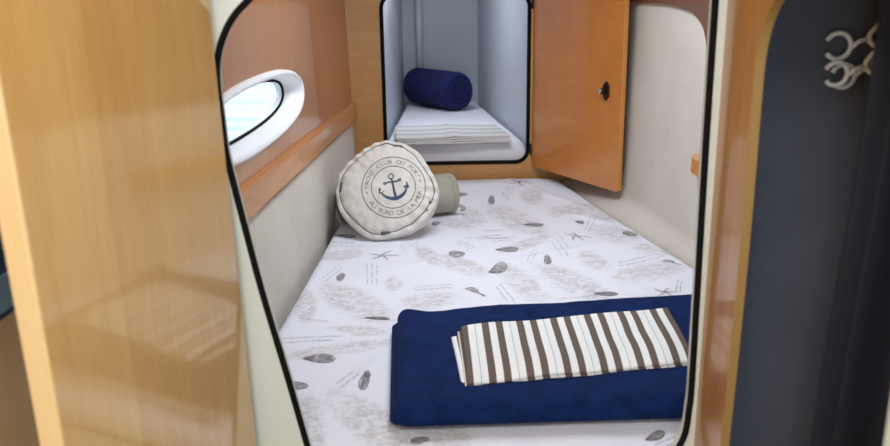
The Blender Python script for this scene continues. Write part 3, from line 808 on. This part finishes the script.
# ------------------------------------------------------------------ corridor left side
wl = struct(box('wall_left', (-.66, -1.2, 0), (-.62, DY, 2.12), W_cream, bevel=0))

# ------------------------------------------------------------------ right corridor panel with closet opening
XC = .423
nC = Vector((1, 0, 0)); pC = Vector((XC, 1, 1))
cl = [(718, 460), (720, 446), (732, 330), (743, 210), (751, 110), (753.5, 80), (757, 50), (764, 22), (774, 0), (790, -20), (812, -40)]
cp = [Ppl(x, y, pC, nC) for x, y in cl]; print('CLOSET', [(round(p.y, 3), round(p.z, 3)) for p in cp])
top = 1.80
far = spline([(p.y, p.z, 0) for p in cp], 5)
hole = [(cp[0].y+.0, .25)] + [(q.x, q.y) for q in far] + [(.80, cp[-1].z+.012), (.69, cp[-1].z), (.69, .25)]
struct(slab('wall_right', [[(.66, 0), (DY, 0), (DY, 2.12), (.66, 2.12)], hole], lambda u, v, w: (XC+w, u, v), .013, [W_post]))
# pale edge band round the opening
V = []; F = []
hb = hole; n = len(hb)
for (y, z) in hb: V.append((XC+.0003, y, z)); V.append((XC+.0132, y, z)); V.append((XC+.0132, y-.002, z)); V.append((XC+.0003, y-.002, z))
m_ = len(far)
for i in range(0, m_):
    for k in range(4): F.append((4*i+k, 4*i+(k+1) % 4, 4*(i+1)+(k+1) % 4, 4*(i+1)+k))
struct(mobj('trim_8', V, F, W_edge, smooth=False))
struct(box('wall_right', (XC, -1.2, 0), (XC+.03, .66, 2.12), GEL, bevel=0))
cj = Ppl(885, 420, Vector((XC-.012, 0, 0)), nC); print('CJ', cj)
struct(box('trim_9', (XC-.012, .58, 0), (XC+.02, cj.y, 2.12), GEL, bevel=.004))
# closet lining
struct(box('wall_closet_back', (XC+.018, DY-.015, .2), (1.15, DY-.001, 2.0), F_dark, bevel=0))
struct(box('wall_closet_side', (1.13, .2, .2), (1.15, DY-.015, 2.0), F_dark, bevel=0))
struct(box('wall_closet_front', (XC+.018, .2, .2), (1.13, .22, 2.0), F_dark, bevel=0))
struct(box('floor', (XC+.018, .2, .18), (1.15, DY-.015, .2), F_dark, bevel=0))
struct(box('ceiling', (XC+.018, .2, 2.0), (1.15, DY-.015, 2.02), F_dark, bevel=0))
# dark cloth hanging in the closet
def hangcloth(x0, y0, name, label, px_edge, m):
    pts = []
    V = []; F = []; NZ = 30
    base = []
    for k in range(120):
        an = 2*PI*k/120; rx, ry = .13, .05
        w = 1+.10*math.sin(9*an)+.05*math.sin(5*an+1)
        base.append((rx*math.cos(an)*w, ry*math.sin(an)*w))
    for j in range(NZ+1):
        z = .30+(1.782-.30)*j/NZ; f = 1.0-.10*(j/NZ); f *= (1 if j < NZ-3 else (1-.22*(j-NZ+3)))
        for (a_, b__) in base: V.append((a_*f+.008*math.sin(z*5), b__*f, z))
    n = 120
    for j in range(NZ):
        for k in range(n): l = (k+1) % n; F.append((j*n+k, j*n+l, (j+1)*n+l, (j+1)*n+k))
    F.append(tuple(range(n))); F.append(tuple(range(NZ*n, NZ*n+n)))
    o = mobj(name, [(v[0], v[1], v[2]-.3) for v in V], F, m); o.location = (x0, y0, .3)
    tag(o, label, 'garment'); return o
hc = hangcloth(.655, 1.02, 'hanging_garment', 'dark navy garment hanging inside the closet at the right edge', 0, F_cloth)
# garment rail
rl = tube('closet_rail', [(.655, .225, 1.79), (.655, DY-.017, 1.79)], .010, BRN)
rl.name = 'trim_10'; struct(rl)
# hangers
HP = 1.205
def hanger(px, py, r, lab, body_ang, yoff, rot=0):
    c0 = Py(px, py, HP+yoff); h = empty('clothes_hanger', (c0.x, c0.y, c0.z), lab, 'hanger', 'white plastic hangers in the closet')
    a0 = math.radians(152+rot); pts = []
    for k in range(25):
        an = a0 - math.radians(300)*k/24; pts.append((r*math.cos(an), 0, r*math.sin(an)))
    hk = tube('hook', pts, .0036, WHT, h, False, 10, (0, 1, 0))
    ba = math.radians(body_ang); bx_, bz_ = math.cos(ba), math.sin(ba)
    def B(a_, b__): return (bx_*a_ - bz_*b__, 0, bz_*a_ + bx_*b__)
    nk = [(r*math.cos(a0-math.radians(300)*.55), 0, r*math.sin(a0-math.radians(300)*.55)), B(r+.012, 0), B(r+.03, 0)]
    sh = spline([B(r+.026, 0), B(r+.05, .022), B(r+.12, .055), B(r+.19, .085), B(r+.205, .083), B(r+.207, .06), B(r+.207, -.06), B(r+.205, -.083), B(r+.19, -.085), B(r+.12, -.055), B(r+.05, -.022)], 5, True)
    tube('neck', nk, .0034, WHT, h, False, 8, (0, 1, 0))
    tube('shoulders', sh, .0038, WHT, h, True, 8, (0, 1, 0))
    return h
hanger(838, 46, .0185, 'white plastic clothes hanger in the closet, the uppermost hook', 12, .004, 2)
hanger(836, 74, .0165, 'white plastic clothes hanger in the closet, front one of the two lower hooks', 14, -.006, 4)
hanger(843, 76, .0170, 'white plastic clothes hanger in the closet, rear one of the two lower hooks', 17, .014, 10)
# dark blue hanging bag at the left photo edge
BAGM = fabric('blue_denim', (52, 84, 128), (26, 40, 70), 60, .5, .9, 30)
bp = Ppl(14, 303, Vector((-.605, 0, 0)), nC); print('BAG', bp)
bm = bmesh.new(); boxbm(bm, (-.020, -.26, 0), (.012, 0, .34))
bag = bobj('wall_organizer', bm, BAGM, None, False, .006); bag.location = (-.598, bp.y, bp.z)
tag(bag, 'blurred dark blue fabric organizer on pale wood at the left photo edge', 'organizer')
bm = bmesh.new(); boxbm(bm, (.010, -.13, .012), (.017, -.004, .06)); bobj('pocket', bm, fabric('pale_blue_cloth', (130, 165, 190), (90, 130, 165), 80, .4), bag, False, .003)

# rear of the corridor
bm = bmesh.new()
struct(slab('wall_rear', [[(-.66, 0), (XC+.03, 0), (XC+.03, 2.12), (-.66, 2.12)], rrect(-.55, .25, .75, 1.95, .08)], lambda u, v, w: (u, -1.2-w, v), .03, GEL))

# ------------------------------------------------------------------ lights and sky
def area(name, loc, rot, sx, sy, power, col):
    l = bpy.data.lights.new(name, 'AREA'); l.shape = 'RECTANGLE'; l.size = sx; l.size_y = sy; l.energy = power; l.color = col
    o = bpy.data.objects.new(name, l); C.objects.link(o); o.location = loc; o.rotation_euler = rot; return o
area('hatch_daylight', (.18, 2.275, 2.03), (0, 0, 0), .58, .62, 11.2, (.90, .95, 1))
area('corridor_ceiling_fill', (0, .35, 2.17), (0, 0, 0), .66, .56, 10, (1, .97, .92))  # added area light above the unseen corridor ceiling, brightens the foreground
area('companionway_daylight', (-.15, -1.24, 1.35), (PI/2, 0, 0), .78, 1.15, 14, (1, .99, .98))
area('far_hatch_daylight', (-.08, 4.0, 1.91), (0, 0, 0), .22, .46, 4.0, (.92, .96, 1))
w = bpy.data.worlds.new('sky'); bpy.context.scene.world = w; w.use_nodes = True
bg = w.node_tree.nodes['Background']; bg.inputs[0].default_value = (.72, .86, 1, 1); bg.inputs[1].default_value = 2.2
sc = bpy.context.scene
sc.view_settings.view_transform = 'Standard'; sc.view_settings.look = 'None'; sc.view_settings.gamma = 1; sc.view_settings.exposure = 0
